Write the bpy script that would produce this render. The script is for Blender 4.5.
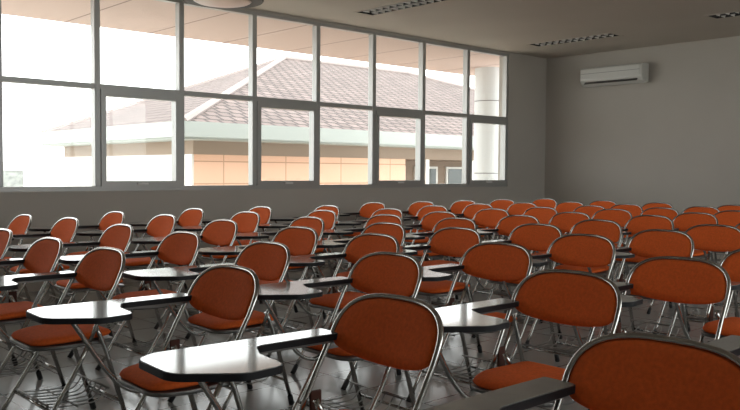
import bpy, bmesh, math, random
from mathutils import Vector, Matrix
random.seed(7)
C = bpy.context.scene
for o in list(bpy.data.objects): bpy.data.objects.remove(o)

# ------------------------------------------------------------------ camera
F = 807.95
pitch, yaw, roll = math.radians(2.312), math.radians(47.507), math.radians(0.395)
fw = Vector((-math.sin(yaw)*math.cos(pitch), math.cos(yaw)*math.cos(pitch), -math.sin(pitch)))
r = Vector((math.cos(yaw), math.sin(yaw), 0)); u = r.cross(fw)
r2 = r*math.cos(roll)+u*math.sin(roll); u2 = -r*math.sin(roll)+u*math.cos(roll)
cd = bpy.data.cameras.new('camera'); cam = bpy.data.objects.new('camera', cd); C.collection.objects.link(cam)
m = Matrix((r2, u2, -fw)).transposed().to_4x4(); m.translation = Vector((0, 0, 1.21)); cam.matrix_world = m
cd.sensor_width = 36; cd.lens = F*36/740; cd.clip_start = 0.05; cd.clip_end = 300
C.camera = cam
# ------------------------------------------------------------------ light
w = bpy.data.worlds.new('sky'); C.world = w; w.use_nodes = True
bg = w.node_tree.nodes['Background']; bg.inputs[0].default_value = (0.985, 0.995, 1.0, 1); bg.inputs[1].default_value = 3.0
C.view_settings.view_transform = 'Standard'; C.view_settings.look = 'None'; C.view_settings.gamma = 1
C.view_settings.use_curve_mapping = False
C.view_settings.exposure = 0.68
def portal(name, loc, rot, sx, sy):
    l = bpy.data.lights.new(name, 'AREA'); l.shape = 'RECTANGLE'; l.size = sx; l.size_y = sy; l.cycles.is_portal = True
    o = bpy.data.objects.new(name, l); C.collection.objects.link(o); o.location = loc; o.rotation_euler = rot
portal('window_portal', (-8.36, 4.6, 2.08), (0, -math.pi/2, 0), 2.1, 11.9)
portal('side_window_portal', (3.16, 5.5, 2.0), (0, math.pi/2, 0), 2.0, 9.2)

# ------------------------------------------------------------------ helpers
def lin(c):
    return tuple((x/12.92 if x <= .04045 else ((x+.055)/1.055)**2.4) for x in c)
def mat(name, col, rough=.5, metal=0, noise=None, bump=None, spec=.5, coat=0):
    mt = bpy.data.materials.new(name); mt.use_nodes = True; nt = mt.node_tree; b = nt.nodes['Principled BSDF']
    b.inputs['Base Color'].default_value = (*col, 1); b.inputs['Roughness'].default_value = rough
    b.inputs['Metallic'].default_value = metal; b.inputs['Specular IOR Level'].default_value = spec
    b.inputs['Coat Weight'].default_value = coat
    tc = nt.nodes.new('ShaderNodeTexCoord')
    if noise:
        sc, amt = noise
        n = nt.nodes.new('ShaderNodeTexNoise'); n.inputs['Scale'].default_value = sc; n.inputs['Detail'].default_value = 6
        nt.links.new(tc.outputs['Object'], n.inputs['Vector'])
        rp = nt.nodes.new('ShaderNodeMapRange'); rp.inputs['From Min'].default_value = .3; rp.inputs['From Max'].default_value = .7
        rp.inputs['To Min'].default_value = 1-amt; rp.inputs['To Max'].default_value = 1+amt
        nt.links.new(n.outputs['Fac'], rp.inputs['Value'])
        vm = nt.nodes.new('ShaderNodeVectorMath'); vm.operation = 'SCALE'; vm.inputs[0].default_value = col
        nt.links.new(rp.outputs[0], vm.inputs['Scale']); nt.links.new(vm.outputs[0], b.inputs['Base Color'])
    if bump:
        sc, st = bump
        n2 = nt.nodes.new('ShaderNodeTexNoise'); n2.inputs['Scale'].default_value = sc
        nt.links.new(tc.outputs['Object'], n2.inputs['Vector'])
        bp = nt.nodes.new('ShaderNodeBump'); bp.inputs['Strength'].default_value = st; bp.inputs['Distance'].default_value = .002
        nt.links.new(n2.outputs['Fac'], bp.inputs['Height']); nt.links.new(bp.outputs[0], b.inputs['Normal'])
    return mt
def brick_mat(name, c1, c2, cm, w_, h_, mortar, rough=.5, off=0, axes=(0, 1), spec=.5, origin=(0, 0, 0), bump=0, noise=0):
    mt = bpy.data.materials.new(name); mt.use_nodes = True; nt = mt.node_tree; b = nt.nodes['Principled BSDF']
    b.inputs['Roughness'].default_value = rough; b.inputs['Specular IOR Level'].default_value = spec
    g = nt.nodes.new('ShaderNodeTexCoord'); s = nt.nodes.new('ShaderNodeSeparateXYZ'); cb = nt.nodes.new('ShaderNodeCombineXYZ')
    nt.links.new(g.outputs['Object'], s.inputs[0])
    for i, a in enumerate(axes):
        ad = nt.nodes.new('ShaderNodeMath'); ad.operation = 'ADD'; ad.inputs[1].default_value = origin[i]+100*(w_ if i == 0 else h_)
        nt.links.new(s.outputs[a], ad.inputs[0]); nt.links.new(ad.outputs[0], cb.inputs[i])
    t = nt.nodes.new('ShaderNodeTexBrick'); t.offset = off; t.inputs['Scale'].default_value = 1
    t.inputs['Color1'].default_value = (*c1, 1); t.inputs['Color2'].default_value = (*c2, 1); t.inputs['Mortar'].default_value = (*cm, 1)
    t.inputs['Brick Width'].default_value = w_; t.inputs['Row Height'].default_value = h_; t.inputs['Mortar Size'].default_value = mortar
    t.inputs['Mortar Smooth'].default_value = .1
    nt.links.new(cb.outputs[0], t.inputs['Vector'])
    out = t.outputs['Color']
    if noise:
        n = nt.nodes.new('ShaderNodeTexNoise'); n.inputs['Scale'].default_value = 2.3; n.inputs['Detail'].default_value = 5
        nt.links.new(g.outputs['Object'], n.inputs['Vector'])
        rp = nt.nodes.new('ShaderNodeMapRange'); rp.inputs['To Min'].default_value = 1-noise; rp.inputs['To Max'].default_value = 1+noise
        nt.links.new(n.outputs['Fac'], rp.inputs['Value'])
        vm = nt.nodes.new('ShaderNodeVectorMath'); vm.operation = 'SCALE'; nt.links.new(out, vm.inputs[0]); nt.links.new(rp.outputs[0], vm.inputs['Scale'])
        out = vm.outputs[0]
    nt.links.new(out, b.inputs['Base Color'])
    if bump:
        bp = nt.nodes.new('ShaderNodeBump'); bp.inputs['Strength'].default_value = bump; bp.inputs['Distance'].default_value = .01; bp.invert = True
        nt.links.new(t.outputs['Fac'], bp.inputs['Height']); nt.links.new(bp.outputs[0], b.inputs['Normal'])
    return mt
M = {}
M['fabric'] = mat('orange_fabric', (.76, .135, .027), .85, noise=(90, .10), bump=(500, .6), spec=.2)
M['chrome'] = mat('brushed_chrome', (.44, .43, .41), .22, 1)
M['pan'] = mat('grey_metal_pan', (.17, .165, .16), .38, .8)
M['rubber'] = mat('black_rubber', (.015, .015, .016), .6)
M['black'] = mat('black_edge', (.010, .010, .012), .5, spec=.25)
M['laminate'] = mat('grey_white_laminate', (.22, .21, .20), .09, noise=(9, .10), spec=.7, coat=.15)
M['wire'] = mat('dark_wire', (.25, .24, .23), .35, 1)
M['bracket'] = mat('brown_bracket', (.06, .02, .012), .6, spec=.2)
M['wall'] = mat('grey_wall_paint', (.48, .45, .41), .75, noise=(1.2, .03), bump=(90, .15), spec=.25)
M['ceiling'] = mat('ceiling_paint', (.52, .475, .42), .8, noise=(1, .03), spec=.2)
M['frame'] = mat('grey_window_aluminium', (.42, .42, .41), .4, .35)
M['floor'] = brick_mat('floor_tile', (.33, .33, .325), (.38, .38, .37), (.09, .09, .09), .4, .4, .005, .17, 0, noise=.12, spec=.5, origin=(.1, .15))
M['soffit'] = brick_mat('eave_panel', (.56, .43, .385), (.58, .445, .395), (.2, .14, .12), 6, 1.2, .012, .7, 0, origin=(0, .55))
M['roof_front'] = brick_mat('roof_tile', (.135, .095, .085), (.20, .145, .13), (.045, .028, .025), .30, .30, .035, .75, .5, axes=(1, 0), bump=1, noise=.3)
M['roof_end'] = brick_mat('roof_tile_end', (.135, .095, .085), (.20, .145, .13), (.045, .028, .025), .30, .30, .035, .75, .5, axes=(0, 1), bump=1, noise=.3)
M['fascia'] = mat('pale_green_fascia', (.37, .40, .38), .6)
M['ridge'] = mat('ridge_cap', (.30, .25, .235), .7)
M['peach'] = brick_mat('peach_panel', (.80, .51, .37), (.82, .53, .385), (.5, .3, .2), 1.5, .43, .012, .7, 0, axes=(1, 2), origin=(.3, .2))
M['eave_shade'] = mat('brown_eave_shade', (.30, .23, .18), .8)  # shade under the eave and in the porch, put into the brown
M['white'] = mat('white_paint', (.78, .78, .76), .5)
M['column'] = mat('light_grey_render', (.66, .68, .68), .5)
M['joint'] = mat('joint_grey', (.2, .2, .2), .6)
M['ground'] = mat('pale_paving', (.60, .55, .48), .8, noise=(.8, .08))
M['ac'] = mat('ac_plastic', (.60, .60, .57), .22)
M['reflector'] = mat('louvre_reflector', (.92, .91, .88), .4, 0)
M['dark'] = mat('dark_recess', (.03, .03, .03), .6)
M['darkglass'] = mat('dark_window_glass', (.10, .12, .12), .1)
M['greyblock'] = mat('grey_block_wall', (.35, .37, .36), .8, noise=(8, .3))
gm = bpy.data.materials.new('pane_glass'); gm.use_nodes = True; nt = gm.node_tree; nt.nodes.remove(nt.nodes['Principled BSDF'])
tr = nt.nodes.new('ShaderNodeBsdfTransparent'); gl = nt.nodes.new('ShaderNodeBsdfGlossy'); gl.inputs['Roughness'].default_value = .02
tr.inputs[0].default_value = (.95, .97, .96, 1)
mx = nt.nodes.new('ShaderNodeMixShader'); mx.inputs[0].default_value = .025
nt.links.new(tr.outputs[0], mx.inputs[1]); nt.links.new(gl.outputs[0], mx.inputs[2]); nt.links.new(mx.outputs[0], nt.nodes['Material Output'].inputs[0])
M['glass'] = gm

def tag(o, label=None, cat=None, group=None, kind=None):
    if label: o['label'] = label
    if cat: o['category'] = cat
    if group: o['group'] = group
    if kind: o['kind'] = kind
    return o
def build(name, bm, mt, parent=None, smooth=False, bevel=0):
    me = bpy.data.meshes.new(name); bmesh.ops.recalc_face_normals(bm, faces=bm.faces[:]); bm.to_mesh(me); bm.free()
    for m_ in (mt if isinstance(mt, list) else [mt]): me.materials.append(M[m_])
    if smooth:
        for p in me.polygons: p.use_smooth = True
    o = bpy.data.objects.new(name, me); C.collection.objects.link(o)
    if parent: o.parent = parent
    if bevel:
        b = o.modifiers.new('bevel', 'BEVEL'); b.width = bevel; b.segments = 2; b.limit_method = 'ANGLE'
    return o
def empty(name, loc=(0, 0, 0), rz=0):
    o = bpy.data.objects.new(name, None); C.collection.objects.link(o); o.location = loc; o.rotation_euler.z = rz
    o.empty_display_size = .1
    return o
def box(bm, x0, x1, y0, y1, z0, z1, mi=0):
    v = [bm.verts.new((x, y, z)) for z in (z0, z1) for y in (y0, y1) for x in (x0, x1)]
    for f in ((0, 1, 3, 2), (4, 6, 7, 5), (0, 4, 5, 1), (1, 5, 7, 3), (3, 7, 6, 2), (2, 6, 4, 0)):
        bm.faces.new([v[i] for i in f]).material_index = mi
def BM(*boxes):
    bm = bmesh.new()
    for b in boxes: box(bm, *b)
    return bm
def tube(bm, pts, rad, n=8, cap=True):
    pts = [Vector(p) for p in pts]; rings = []
    nrm = None
    for i, p in enumerate(pts):
        t = (pts[min(i+1, len(pts)-1)]-pts[max(i-1, 0)]).normalized()
        if nrm is None:
            a = Vector((1, 0, 0)) if abs(t.x) < .8 else Vector((0, 0, 1)); nrm = (a-t*a.dot(t)).normalized()
        else: nrm = (nrm-t*nrm.dot(t)).normalized()
        b = t.cross(nrm)
        rings.append([bm.verts.new(p+(nrm*math.cos(2*math.pi*k/n)+b*math.sin(2*math.pi*k/n))*rad) for k in range(n)])
    for a, b in zip(rings, rings[1:]):
        for k in range(n): bm.faces.new((a[k], a[(k+1) % n], b[(k+1) % n], b[k]))
    if cap: bm.faces.new(rings[0]); bm.faces.new(rings[-1])
def T(pts, rad, n=8):
    bm = bmesh.new(); tube(bm, pts, rad, n); return bm
def spline(P, k=5):
    P = [Vector(p) for p in P]; out = []
    for i in range(len(P)-1):
        a, b, c, d = P[max(i-1, 0)], P[i], P[i+1], P[min(i+2, len(P)-1)]
        for j in range(k):
            t = j/k; out.append(.5*((2*b)+(c-a)*t+(2*a-5*b+4*c-d)*t*t+(3*b-a-3*c+d)*t**3))
    return out+[P[-1]]
def rounded(pts, rads, n=5):
    """2-D polygon with rounded corners"""
    out = []; N = len(pts)
    for i in range(N):
        p = Vector(pts[i]); a = Vector(pts[i-1]); b = Vector(pts[(i+1) % N]); rd = rads[i]
        da = (a-p).normalized(); db = (b-p).normalized()
        ang = da.angle(db); d = rd/math.tan(ang/2); d = min(d, (a-p).length*.49, (b-p).length*.49)
        s, e = p+da*d, p+db*d
        for k in range(n+1):
            t = k/n; out.append((s*(1-t)**2+p*2*t*(1-t)+e*t*t))
    return out
def cushion(outline, th, fmap, puff=.5):
    """closed pillow from a 2-D outline; fmap(u,v,w)->Vector"""
    bm = bmesh.new(); c = sum(outline, Vector((0, 0)))/len(outline); n = len(outline)
    prof = [(.0, -1), (.35, -.97), (.65, -.92), (.88, -.75), (.965, -.45), (1, 0), (.965, .45), (.88, .75), (.65, .92), (.35, .97), (0, 1)]
    rings = []
    for s, h in prof:
        if s == 0: rings.append([bm.verts.new(fmap(c.x, c.y, h*th/2))]); continue
        rings.append([bm.verts.new(fmap(*(c+(p-c)*s), h*th/2)) for p in outline])
    for a, b in zip(rings, rings[1:]):
        for k in range(n):
            if len(a) == 1: bm.faces.new((a[0], b[(k+1) % n], b[k]))
            elif len(b) == 1: bm.faces.new((a[k], a[(k+1) % n], b[0]))
            else: bm.faces.new((a[k], a[(k+1) % n], b[(k+1) % n], b[k]))
    return bm
def slab(outline, z0, z1, mi=0, bm=None):
    bm = bm or bmesh.new()
    a = [bm.verts.new((p[0], p[1], z0)) for p in outline]; b = [bm.verts.new((p[0], p[1], z1)) for p in outline]
    bm.faces.new(a[::-1]); bm.faces.new(b)
    n = len(a)
    for k in range(n): bm.faces.new((a[k], a[(k+1) % n], b[(k+1) % n], b[k]))
    return bm
def struct(name, bm, mt, parent=None, **k):
    o = build(name, bm, mt, parent, **k)
    if not parent: o['kind'] = 'structure'
    return o

# ------------------------------------------------------------------ room shell
WX, BY, CZ = -8.17, 11.53, 3.16
RX, FY = 3.0, -2.4
SILL, HEAD = .995, 3.13
struct('floor', BM((WX-.2, RX+.2, FY-.2, BY+.2, -.12, 0)), 'floor')
ceil_lamps = [(-7.45, -6.05, 6.56, 6.85), (-7.47, -6.07, 10.05, 10.34), (-4.6, -3.2, 9.78, 10.07)]
# ceiling with recesses cut for the lamps
def cut_plate(x0, x1, y0, y1, z0, z1, holes):
    xs = sorted({x0, x1, *[h[0] for h in holes], *[h[1] for h in holes]}); ys = sorted({y0, y1, *[h[2] for h in holes], *[h[3] for h in holes]})
    bm = bmesh.new()
    for xa, xb in zip(xs, xs[1:]):
        for ya, yb in zip(ys, ys[1:]):
            cx, cy = (xa+xb)/2, (ya+yb)/2
            if any(h[0] < cx < h[1] and h[2] < cy < h[3] for h in holes): continue
            box(bm, xa, xb, ya, yb, z0, z1)
    bmesh.ops.remove_doubles(bm, verts=bm.verts[:], dist=1e-5)
    return bm
struct('ceiling', cut_plate(WX-.2, RX+.2, FY-.2, BY+.2, CZ, CZ+.14, ceil_lamps), 'ceiling')
WY0 = 2.64-.984*4; WY1 = 10.51
struct('wall_left', BM((WX-.2, WX, FY-.2, BY+.2, 0, SILL), (WX-.2, WX, FY-.2, BY+.2, HEAD, CZ), (WX-.2, WX, FY-.2, WY0, SILL, HEAD), (WX-.2, WX, WY1, BY+.2, SILL, HEAD)), 'wall')
struct('wall_back', BM((WX, RX, BY, BY+.2, 0, CZ)), 'wall')
struct('wall_front', BM((WX, RX, FY-.2, FY, 0, CZ)), 'wall')
struct('wall_right', BM((RX, RX+.2, FY-.2, BY+.2, 0, 1.0), (RX, RX+.2, FY-.2, BY+.2, 3.0, CZ), (RX, RX+.2, FY-.2, 1, 1.0, 3.0), (RX, RX+.2, 10, BY+.2, 1.0, 3.0)), 'wall')
# ribbon window
win = empty('window_1', (WX, WY0, SILL)); win['kind'] = 'structure'
def wpart(name, boxes, mt, parent=None, bevel=0):
    bm = BM(*[(a-WX, b-WX, c-WY0, d-WY0, e-SILL, f-SILL) for a, b, c, d, e, f in boxes])
    return build(name, bm, mt, parent or win, bevel=bevel)
xa, xb = WX-.09, WX-.01
wpart('window_frame', [(xa, xb, WY0, WY1, SILL, SILL+.05), (xa, xb, WY0, WY1, HEAD-.038, HEAD), (xa, xb, WY0, WY0+.05, SILL+.05, HEAD-.038), (xa, xb, WY1-.05, WY1, SILL+.05, HEAD-.038)], 'frame')
TR = 2.087
nb = 12; pit = (WY1-WY0)/nb
for i in range(1, nb):
    y = WY0+i*pit
    wpart('mullion', [(xa-.01, xb+.005, y-.032, y+.032, SILL+.05, HEAD-.038)], 'frame', bevel=.006)
for i in range(nb):
    y0 = WY0+i*pit+.03; y1 = WY0+(i+1)*pit-.03
    wpart('transom', [(xa, xb, y0, y1, TR-.025, TR+.03)], 'frame')
    wpart('pane', [(WX-.055, WX-.049, y0, y1, TR+.03, HEAD-.038)], 'glass')
    if i % 2 == 1:
        s = wpart('window_sash', [(xa, xb+.02, y0, y1, SILL+.05, SILL+.105), (xa, xb+.02, y0, y1, TR-.095, TR-.025), (xa, xb+.02, y0, y0+.055, SILL+.105, TR-.095), (xa, xb+.02, y1-.055, y1, SILL+.105, TR-.095)], 'frame')
        wpart('pane', [(WX-.055, WX-.049, y0+.055, y1-.055, SILL+.105, TR-.095)], 'glass', s)
        yc = (y0+y1)/2
        wpart('handle', [(xb+.02, xb+.045, yc-.06, yc+.06, SILL+.065, SILL+.085)], 'white', s)
    else:
        wpart('pane', [(WX-.055, WX-.049, y0, y1, SILL+.05, TR-.025)], 'glass')
w2 = empty('window_2', (RX, 1, 1.0)); w2['kind'] = 'structure'
build('window_frame', BM((.02, .08, 0, 9, 0, .05), (.02, .08, 0, 9, 1.95, 2.0)), 'frame', w2)
for k in range(10):
    y = k*.993
    build('mullion', BM((.02, .08, y, y+.06, .05, 1.95)), 'frame', w2)
    if k < 9: build('pane', BM((.045, .05, y+.06, y+.993, .05, 1.95)), 'glass', w2)

# ------------------------------------------------------------------ outdoors
struct('ground', BM((-60, WX-.2, -40, 60, -.6, -.12)), 'ground')
struct('ground', BM((RX+.2, 30, -40, 60, -.6, -.12)), 'ground')
struct('eave', BM((-10.6, WX-.2, -14, 24, 3.15, 3.3)), 'soffit')
t = empty('round_column', (-9.65, 11.83, -.12))
tag(t, 'light grey round column outside the last window bay by the corner', 'column')
def disc_tube(z0, z1, rad, n=40):
    bm = bmesh.new(); tube(bm, [(0, 0, z0), (0, 0, z1)], rad*.82, n); return bm
build('shaft', disc_tube(0, 3.27, .33), 'column', t, smooth=False)
for z in (1.33, 2.66): build('joint', disc_tube(z-.008, z+.008, .333), 'joint', t)
for p in t.children[0].data.polygons: p.use_smooth = len(p.vertices) == 4

EX, EY, EZ = -13., 7.34, 2.09       # roof corner nearest the classroom
house = empty('tiled_roof_house', (EX, EY, -.12))
tag(house, 'low house with grey-pink tiled hip roof and peach walls outside the windows', 'house')
def hl(p): return (p[0]-EX, p[1]-EY, p[2]+.12)
def poly_slab(ps, th):
    bm = bmesh.new(); a = [bm.verts.new(hl(p)) for p in ps]; b = [bm.verts.new(hl((p[0], p[1], p[2]-th))) for p in ps]
    bm.faces.new(a); bm.faces.new(b[::-1]); n = len(a)
    for k in range(n): bm.faces.new((a[k], b[k], b[(k+1) % n], a[(k+1) % n]))
    return bm
A = (EX, EY, EZ); Bc = (-19.7, EY, EZ); P1 = (-22, 16.2, 5.0); P2 = (-22, 22, 5.0); D = (EX, 28.1, EZ)
build('roof_slope', poly_slab([A, D, P2, P1], .08), 'roof_front', house)
build('roof_end', poly_slab([Bc, A, P1], .08), 'roof_end', house)
def rl(a, b, rad): return T([hl(a), hl(b)], rad, 8)
build('ridge_cap', rl(A, P1, .09), 'ridge', house); build('ridge_cap', rl(P1, P2, .09), 'ridge', house); build('ridge_cap', rl(P2, D, .09), 'ridge', house); build('ridge_cap', rl(Bc, P1, .07), 'ridge', house)
bm = bmesh.new(); box(bm, 0, .06, -.06, 20.8, EZ-.26+.12, EZ+.14); box(bm, -6.7, 0, -.06, 0, EZ-.26+.12, EZ+.14)
build('fascia', bm, 'fascia', house)
build('soffit', BM((-7.2, -.0, 0.0, 20.8, EZ-.30+.12, EZ-.26+.12)), 'fascia', house)
build('wall', BM((-6.6, -.55, .55, 6.2, 0, EZ-.30+.12)), 'peach', house)
build('glare_white_end_wall', BM((-6.62, -.56, .50, .55, 0, EZ-.56+.12)), 'white', house)  # glare put into the colour: white skin over the peach end
build('eave_shadow_band', BM((-6.64, -.50, .50, 20.6, EZ-.56+.12, EZ-.30+.12)), 'eave_shade', house)  # soffit shadow painted as a brown strip along the wall top
build('porch_wall', BM((-6.6, -2.2, 6.2, 20, 0, EZ-.56+.12)), 'eave_shade', house)
for k in range(5):
    y = 6.9+k*1.25
    wd = build('window', BM((-2.2, -2.14, y, y+.9, .9, 1.5)), 'white', house); build('pane', BM((-2.14, -2.13, y+.08, y+.82, .96, 1.44)), 'darkglass', wd)
for k in range(3): build('porch_post', BM((-.62, -.5, 6.85+k*1.7, 6.97+k*1.7, 0, EZ-.56+.12)), 'white', house)
gw = build('garden_wall', BM((-.15, .15, 0, 2.55, 0, 1.32)), 'greyblock'); gw.location = (-20, 4.4, -.12)
tag(gw, 'low grey block wall seen outside the leftmost window bay', 'wall')
cp = build('coping', BM((-.2, .2, -.02, 2.57, 1.32, 1.52)), 'white', gw)

# ------------------------------------------------------------------ ceiling lamps, air conditioner
def lamp(x0, x1, y0, y1, label):
    t = empty('louvre_light', (x0, y0, CZ)); tag(t, label, 'ceiling light', 'recessed louvre ceiling lights')
    L, Wd, H = x1-x0, y1-y0, .09
    build('housing', BM((0, L, 0, Wd, H-.004, H), (0, .006, 0, Wd, 0, H-.004), (L-.006, L, 0, Wd, 0, H-.004), (.006, L-.006, 0, .006, 0, H-.004), (.006, L-.006, Wd-.006, Wd, 0, H-.004)), 'dark', t)
    rim = BM((-.02, L+.02, -.02, .008, -.006, .0), (-.02, L+.02, Wd-.008, Wd+.02, -.006, 0), (-.02, .008, .008, Wd-.008, -.006, 0), (L-.008, L+.02, .008, Wd-.008, -.006, 0))
    build('rim', rim, 'ceiling', t)
    n = 12
    for k in range(1, n):
        x = L*k/n
        for a, b in ((.02, Wd/2-.02), (Wd/2+.02, Wd-.02)):
            bm = bmesh.new()
            vs = [bm.verts.new(p) for p in ((x-.020, a, .062), (x-.020, b, .062), (x-.001, b, -.008), (x-.001, a, -.008), (x+.018, a, .062), (x+.018, b, .062))]
            bm.faces.new(vs[:4]); bm.faces.new((vs[3], vs[2], vs[5], vs[4])); bm.faces.new((vs[0], vs[4], vs[5], vs[1])); bm.faces.new((vs[0], vs[3], vs[4])); bm.faces.new((vs[1], vs[5], vs[2]))
            build('louvre_blade', bm, 'reflector', t)
    build('reflector', BM((.008, L-.008, Wd/2-.018, Wd/2+.018, .004, .06), (.008, L-.008, .008, .018, .004, .06), (.008, L-.008, Wd-.018, Wd-.008, .004, .06)), 'dark', t)  # reflectors, like the housing, coloured near black for the unlit cells
    for yy in (Wd*.27, Wd*.73): build('tube', T([(.05, yy, .074), (L-.05, yy, .074)], .009, 8), 'white', t)
lamp(*ceil_lamps[0], 'unlit louvred ceiling light above the window wall, near the top centre')
lamp(*ceil_lamps[1], 'unlit louvred ceiling light nearest the back corner, in front of air conditioner')
lamp(*ceil_lamps[2], 'dark unlit louvred ceiling light at the top right corner of the photo')
fit_ = empty('ceiling_fitting', (-7.35, 4.62, CZ)); tag(fit_, 'round pinkish ceiling fitting with dark rim above the windows at the top edge', 'ceiling fitting')
def lathe(prof, n=32):
    bm = bmesh.new(); rs = []
    for rr, z in prof: rs.append([bm.verts.new((rr*math.cos(2*math.pi*k/n), rr*math.sin(2*math.pi*k/n), z)) for k in range(n)])
    for a, b in zip(rs, rs[1:]):
        for k in range(n): bm.faces.new((a[k], a[(k+1) % n], b[(k+1) % n], b[k]))
    bm.faces.new(rs[0]); bm.faces.new(rs[-1]); return bm
M['pinkdish'] = mat('pink_dish', (.60, .44, .38), .3)
build('dish', lathe([(.30, -.17), (.27, -.185), (.1, -.20), (.02, -.2)]), 'pinkdish', fit_, smooth=True)
build('rim', lathe([(.30, -.17), (.42, -.165), (.43, -.15), (.42, -.13), (.30, -.13)]), 'dark', fit_)
build('stem', T([(0, 0, -.15), (0, 0, 0)], .03), 'dark', fit_)

ac = empty('air_conditioner', (-7.37, BY, 2.60)); tag(ac, 'grey-white split air conditioner on the back wall', 'air conditioner')
L = 1.08
prof = [(0, 0.02), (-.10, 0), (-.17, .035), (-.215, .10), (-.225, .17), (-.215, .27), (-.19, .30), (0, .31)]
bm = bmesh.new(); a = [bm.verts.new((0, y, z)) for y, z in prof]; b = [bm.verts.new((L, y, z)) for y, z in prof]
bm.faces.new(a); bm.faces.new(b[::-1])
for k in range(len(prof)): q = (k+1) % len(prof); bm.faces.new((a[k], b[k], b[q], a[q]))
build('casing', bm, 'ac', ac, bevel=.012)
build('front_panel', BM((.03, L-.03, -.232, -.222, .12, .275)), 'ac', ac, bevel=.004)
bm = BM((.08, L-.08, -.004, 0, -.03, .03)); o = build('vent_flap', bm, 'pan', ac); o.location = (0, -.198, .064); o.rotation_euler.x = -.55
build('seam', BM((.03, L-.03, -.2335, -.2325, .20, .206)), 'joint', ac)

# ------------------------------------------------------------------ chair
def side(z):                       # front-leg / back-upright line, y as a function of height
    K = [(0, -.43), (.30, -.235), (.48, -.14), (.60, -.078), (.68, -.032), (.76, .006), (.84, .036)]
    for (z0, y0), (z1, y1) in zip(K, K[1:]):
        if z <= z1: return y0+(y1-y0)*(z-z0)/(z1-z0)
    return K[-1][1]
def bow(x): return .032*(1-(x/.234)**2)-.006
def make_chair():
    root = empty('tablet_arm_chair')
    HW = .234
    def arch(hw, z0, h, n, up=1, k=14):
        out = []
        for i in range(2*k+1):
            t = math.pi*i/(2*k); c, s_ = math.cos(t), math.sin(t)
            out.append(Vector((-math.copysign(abs(c)**(2/n), c)*hw*up, z0+up*abs(s_)**(2/n)*h)))
        return out
    U = [Vector((-HW, .50)), Vector((-HW, .58)), Vector((-HW, .64))]+arch(HW, .68, .147, 3.0)+[Vector((HW, .64)), Vector((HW, .58)), Vector((HW, .50))]
    pts = [Vector((-HW, side(.44)+0, .44))]+[Vector((p.x, side(p.y)+bow(p.x), p.y)) for p in U]+[Vector((HW, side(.44), .44))]
    build('back_frame', T(pts, .0090, 10), 'chrome', root, smooth=True)
    for s in (-1, 1):
        lg = build('leg', T([(s*HW, side(z), z) for z in (.44, .36, .3, .2, .1, .03)], .0100, 10), 'chrome', root, smooth=True)
        build('rubber_foot', T([(s*HW, side(.048), .048), (s*HW, side(.03), .03), (s*HW, side(0), .002)], .0145, 10), 'rubber', lg, smooth=True)
        lg = build('leg', T([(s*.198, -.12, .50), (s*.198, -.10, .46), (s*.198, -.07, .38), (s*.198, .035, .03)], .0108, 10), 'chrome', root, smooth=True)
        build('rubber_foot', T([(s*.198, .030, .048), (s*.198, .035, .03), (s*.198, .043, .002)], .0145, 10), 'rubber', lg, smooth=True)
    # backrest cushion
    ol = arch(.225, .690, .130, 3.0)[:-1]+arch(.225, .690, .052, 2.2, -1)[:-1]
    br = build('backrest', cushion(ol, .036, lambda a, b, c: Vector((a, side(b)+bow(a)+c*.9-.002, b-c*.2))), 'fabric', root, smooth=True)
    # seat
    so = rounded([(-.175, -.02), (-.195, -.26), (-.160, -.385), (.160, -.385), (.195, -.26), (.175, -.02)], [.05, .15, .11, .11, .15, .05], 6)
    def sm(a, b, c):
        return Vector((a, b, .452+c+.012*(((b+.2)/.2)**2)*(-1 if b < -.2 else .6)))
    build('seat', cushion(so, .042, sm), 'fabric', root, smooth=True)
    c = sum(so, Vector((0, 0)))/len(so)
    po = [c+(p-c)*1.035 for p in so]
    build('seat_pan', slab(po, .414, .432), 'pan', root, bevel=.006)
    # cross bars
    build('stretcher', T([(-.198, .01, .13), (.198, .01, .13)], .007), 'chrome', root, smooth=True)
    build('stretcher', T([(-HW, side(.15), .15), (HW, side(.15), .15)], .007), 'chrome', root, smooth=True)
    bk = bmesh.new()
    for k in range(7):
        x = -.17+.34*k/6
        tube(bk, spline([(x, side(.15)-.01, .162), (x, -.25, .150), (x, -.13, .145), (x, -.085, .16), (x, -.055, .20)], 3), .0032, 5)
    tube(bk, [(-.19, -.055, .203), (.19, -.055, .203)], .0045, 6)
    tube(bk, [(-.19, -.2, .143), (.19, -.2, .143)], .0035, 6)
    tube(bk, [(-.19, side(.15)+.0, .168), (.19, side(.15), .168)], .0045, 6)
    build('book_basket', bk, 'wire', root, smooth=True)
    # tablet
    tp = [(-.295, -.03), (-.295, -.62), (-.25, -.685), (-.045, -.69), (.07, -.53), (.055, -.40), (-.10, -.385), (-.19, -.34), (-.195, -.03)]
    to = rounded(tp, [.015, .10, .07, .09, .08, .05, .05, .045, .02], 6)
    tb = build('tablet_edge', slab(to, .681, .700), 'black', root)
    c = sum(to, Vector((0, 0)))/len(to)
    n = len(to); inner = []
    for k in range(n):
        tg = (to[(k+1) % n]-to[k-1]).normalized(); nn = Vector((-tg.y, tg.x))
        inner.append(to[k]-nn*.004 if False else to[k]+(Vector((tg.y, -tg.x)) if False else nn)*.004)
    build('tablet_top', slab(inner, .700, .7022), 'laminate', root)
    build('tablet_bracket', BM((-.275, -.215, -.60, -.04, .669, .681)), 'pan', root)
    build('tablet_support', T(spline([(-.245, -.53, .670), (-.245, -.46, .56), (-.245, -.38, .435), (-.240, -.31, .36), (-.236, -.245, .335), (-.23, side(.35)-.00, .35)], 4), .0095, 8), 'chrome', root, smooth=True)
    build('hinge_bracket', BM((-.245, -.235, -.115, -.07, .44, .52)), 'bracket', root, bevel=.01)
    build('hinge_bracket', BM((-.262, -.235, -.05, .005, .645, .681)), 'pan', root)
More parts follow.
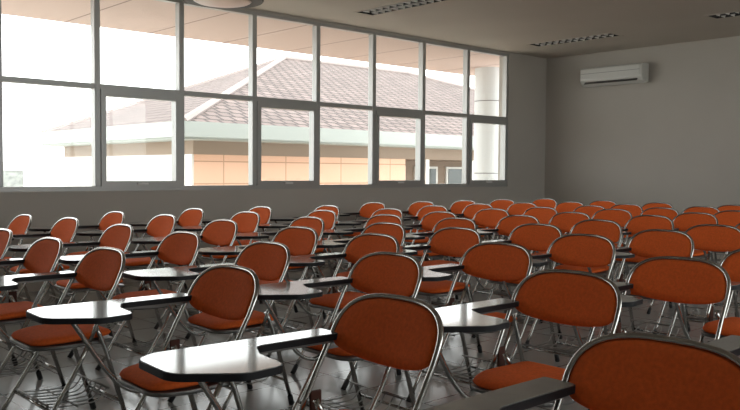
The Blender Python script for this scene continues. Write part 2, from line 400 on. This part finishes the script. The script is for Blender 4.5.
    return root
proto = make_chair()
def copy_tree(o, parent=None):
    c = o.copy(); C.collection.objects.link(c)
    if parent: c.parent = parent
    for ch in list(o.children): copy_tree(ch, c)
    return c
chairs = """7 1 -6.99 2.42|6 1 -6.34 2.54|4 0 -4.51 1.69|7 2 -7.05 3.26|5 1 -5.35 2.51|3 0 -3.75 1.68|6 2 -6.32 3.37|7 3 -7.19 4.16|4 1 -4.46 2.5|5 2 -5.4 3.39|6 3 -6.35 4.28|7 4 -7.2 5.02|3 1 -3.55 2.49|4 2 -4.41 3.36|5 3 -5.34 4.21|6 4 -6.21 5.03|7 5 -7.04 5.75|7 6 -7.42 6.86|6 5 -6.1 5.8|5 4 -5.24 4.93|4 3 -4.38 4.15|3 2 -3.62 3.34|2 1 -2.71 2.59|7 7 -7.34 7.66|6 6 -6.36 6.81|5 5 -5.32 5.79|4 4 -4.51 5.12|3 3 -3.69 4.24|7 8 -7.31 8.42|6 7 -6.44 7.81|5 6 -5.45 6.77|7 9 -7.29 9.26|2 2 -2.74 3.44|6 8 -6.37 8.55|5 7 -5.4 7.53|7 10 -7.2 10.15|4 5 -4.46 5.89|3 4 -3.6 4.92|6 9 -6.19 9.18|4 6 -4.51 6.8|5 8 -5.32 8.42|6 10 -6.24 10.2|3 5 -3.63 5.85|2 3 -2.8 4.35|5 9 -5.33 9.26|4 7 -4.65 7.98|5 10 -5.38 10.14|4 8 -4.53 8.63|3 6 -3.74 6.92|2 4 -2.7 5.15|4 9 -4.43 9.27|3 7 -3.72 7.77|4 10 -4.4 10.13|3 8 -3.69 8.58|2 5 -2.73 6.0|2 0 -2.73 1.73|1 0 -1.75 1.68|1 1 -1.77 2.65|1 2 -1.74 3.52|1 3 -1.67 4.24|0 0 -0.9 1.72|5 0 -5.35 1.71|0 1 -0.82 2.62|1 4 -1.7 5.1|2 6 -2.72 6.85"""
cs = []
for s in chairs.split('|'):
    a = s.split(); cs.append([int(a[0]), int(a[1]), float(a[2]), float(a[3])])
for _ in range(60):                # keep neighbouring chairs clear of each other
    for a in cs:
        for b in cs:
            if a[0] == b[0] and b[1] == a[1]+1 and b[3]-a[3] < .80:
                d = (.80-(b[3]-a[3]))/2; a[3] -= d; b[3] += d
ordn = ['first', 'second', 'third', 'fourth', 'fifth', 'sixth', 'seventh', 'eighth', 'ninth', 'tenth', 'eleventh']
extra = {(0, 0): 'large orange-backed tablet-arm chair cropped by the bottom right corner, nearest the camera',
         (1, 0): 'orange-backed chair at the bottom centre, its white tablet over a lower seat',
         (5, 0): 'orange-backed chair cut by the left edge of the photo',
         (0, 1): 'chair beyond the right edge, only its tablet arm showing beside the corner chair'}
for i, (k, j, x, y) in enumerate(sorted(cs, key=lambda c: (c[1], -c[0]))):
    row = [c for c in cs if c[1] == j]; row.sort(key=lambda c: -c[0]); pos = [c[0] for c in row].index(k)
    o = proto if i == 0 else copy_tree(proto)
    o.location = (x+.010, y-.010, 0); o.rotation_euler.z = math.radians({(1, 0): -2.5}.get((k, j), random.uniform(-1.5, 1.0)))
    rn = 'front row nearest the camera' if j == 0 else ('back row along the rear wall' if j == 10 else ordn[j]+' row from the camera')
    pn = 'at the window end' if pos == 0 else ordn[pos]+' from the window side'
    tag(o, extra.get((k, j), 'orange-backed tablet-arm chair %s in the %s' % (pn, rn)), 'chair', 'orange tablet-arm chairs in rows')
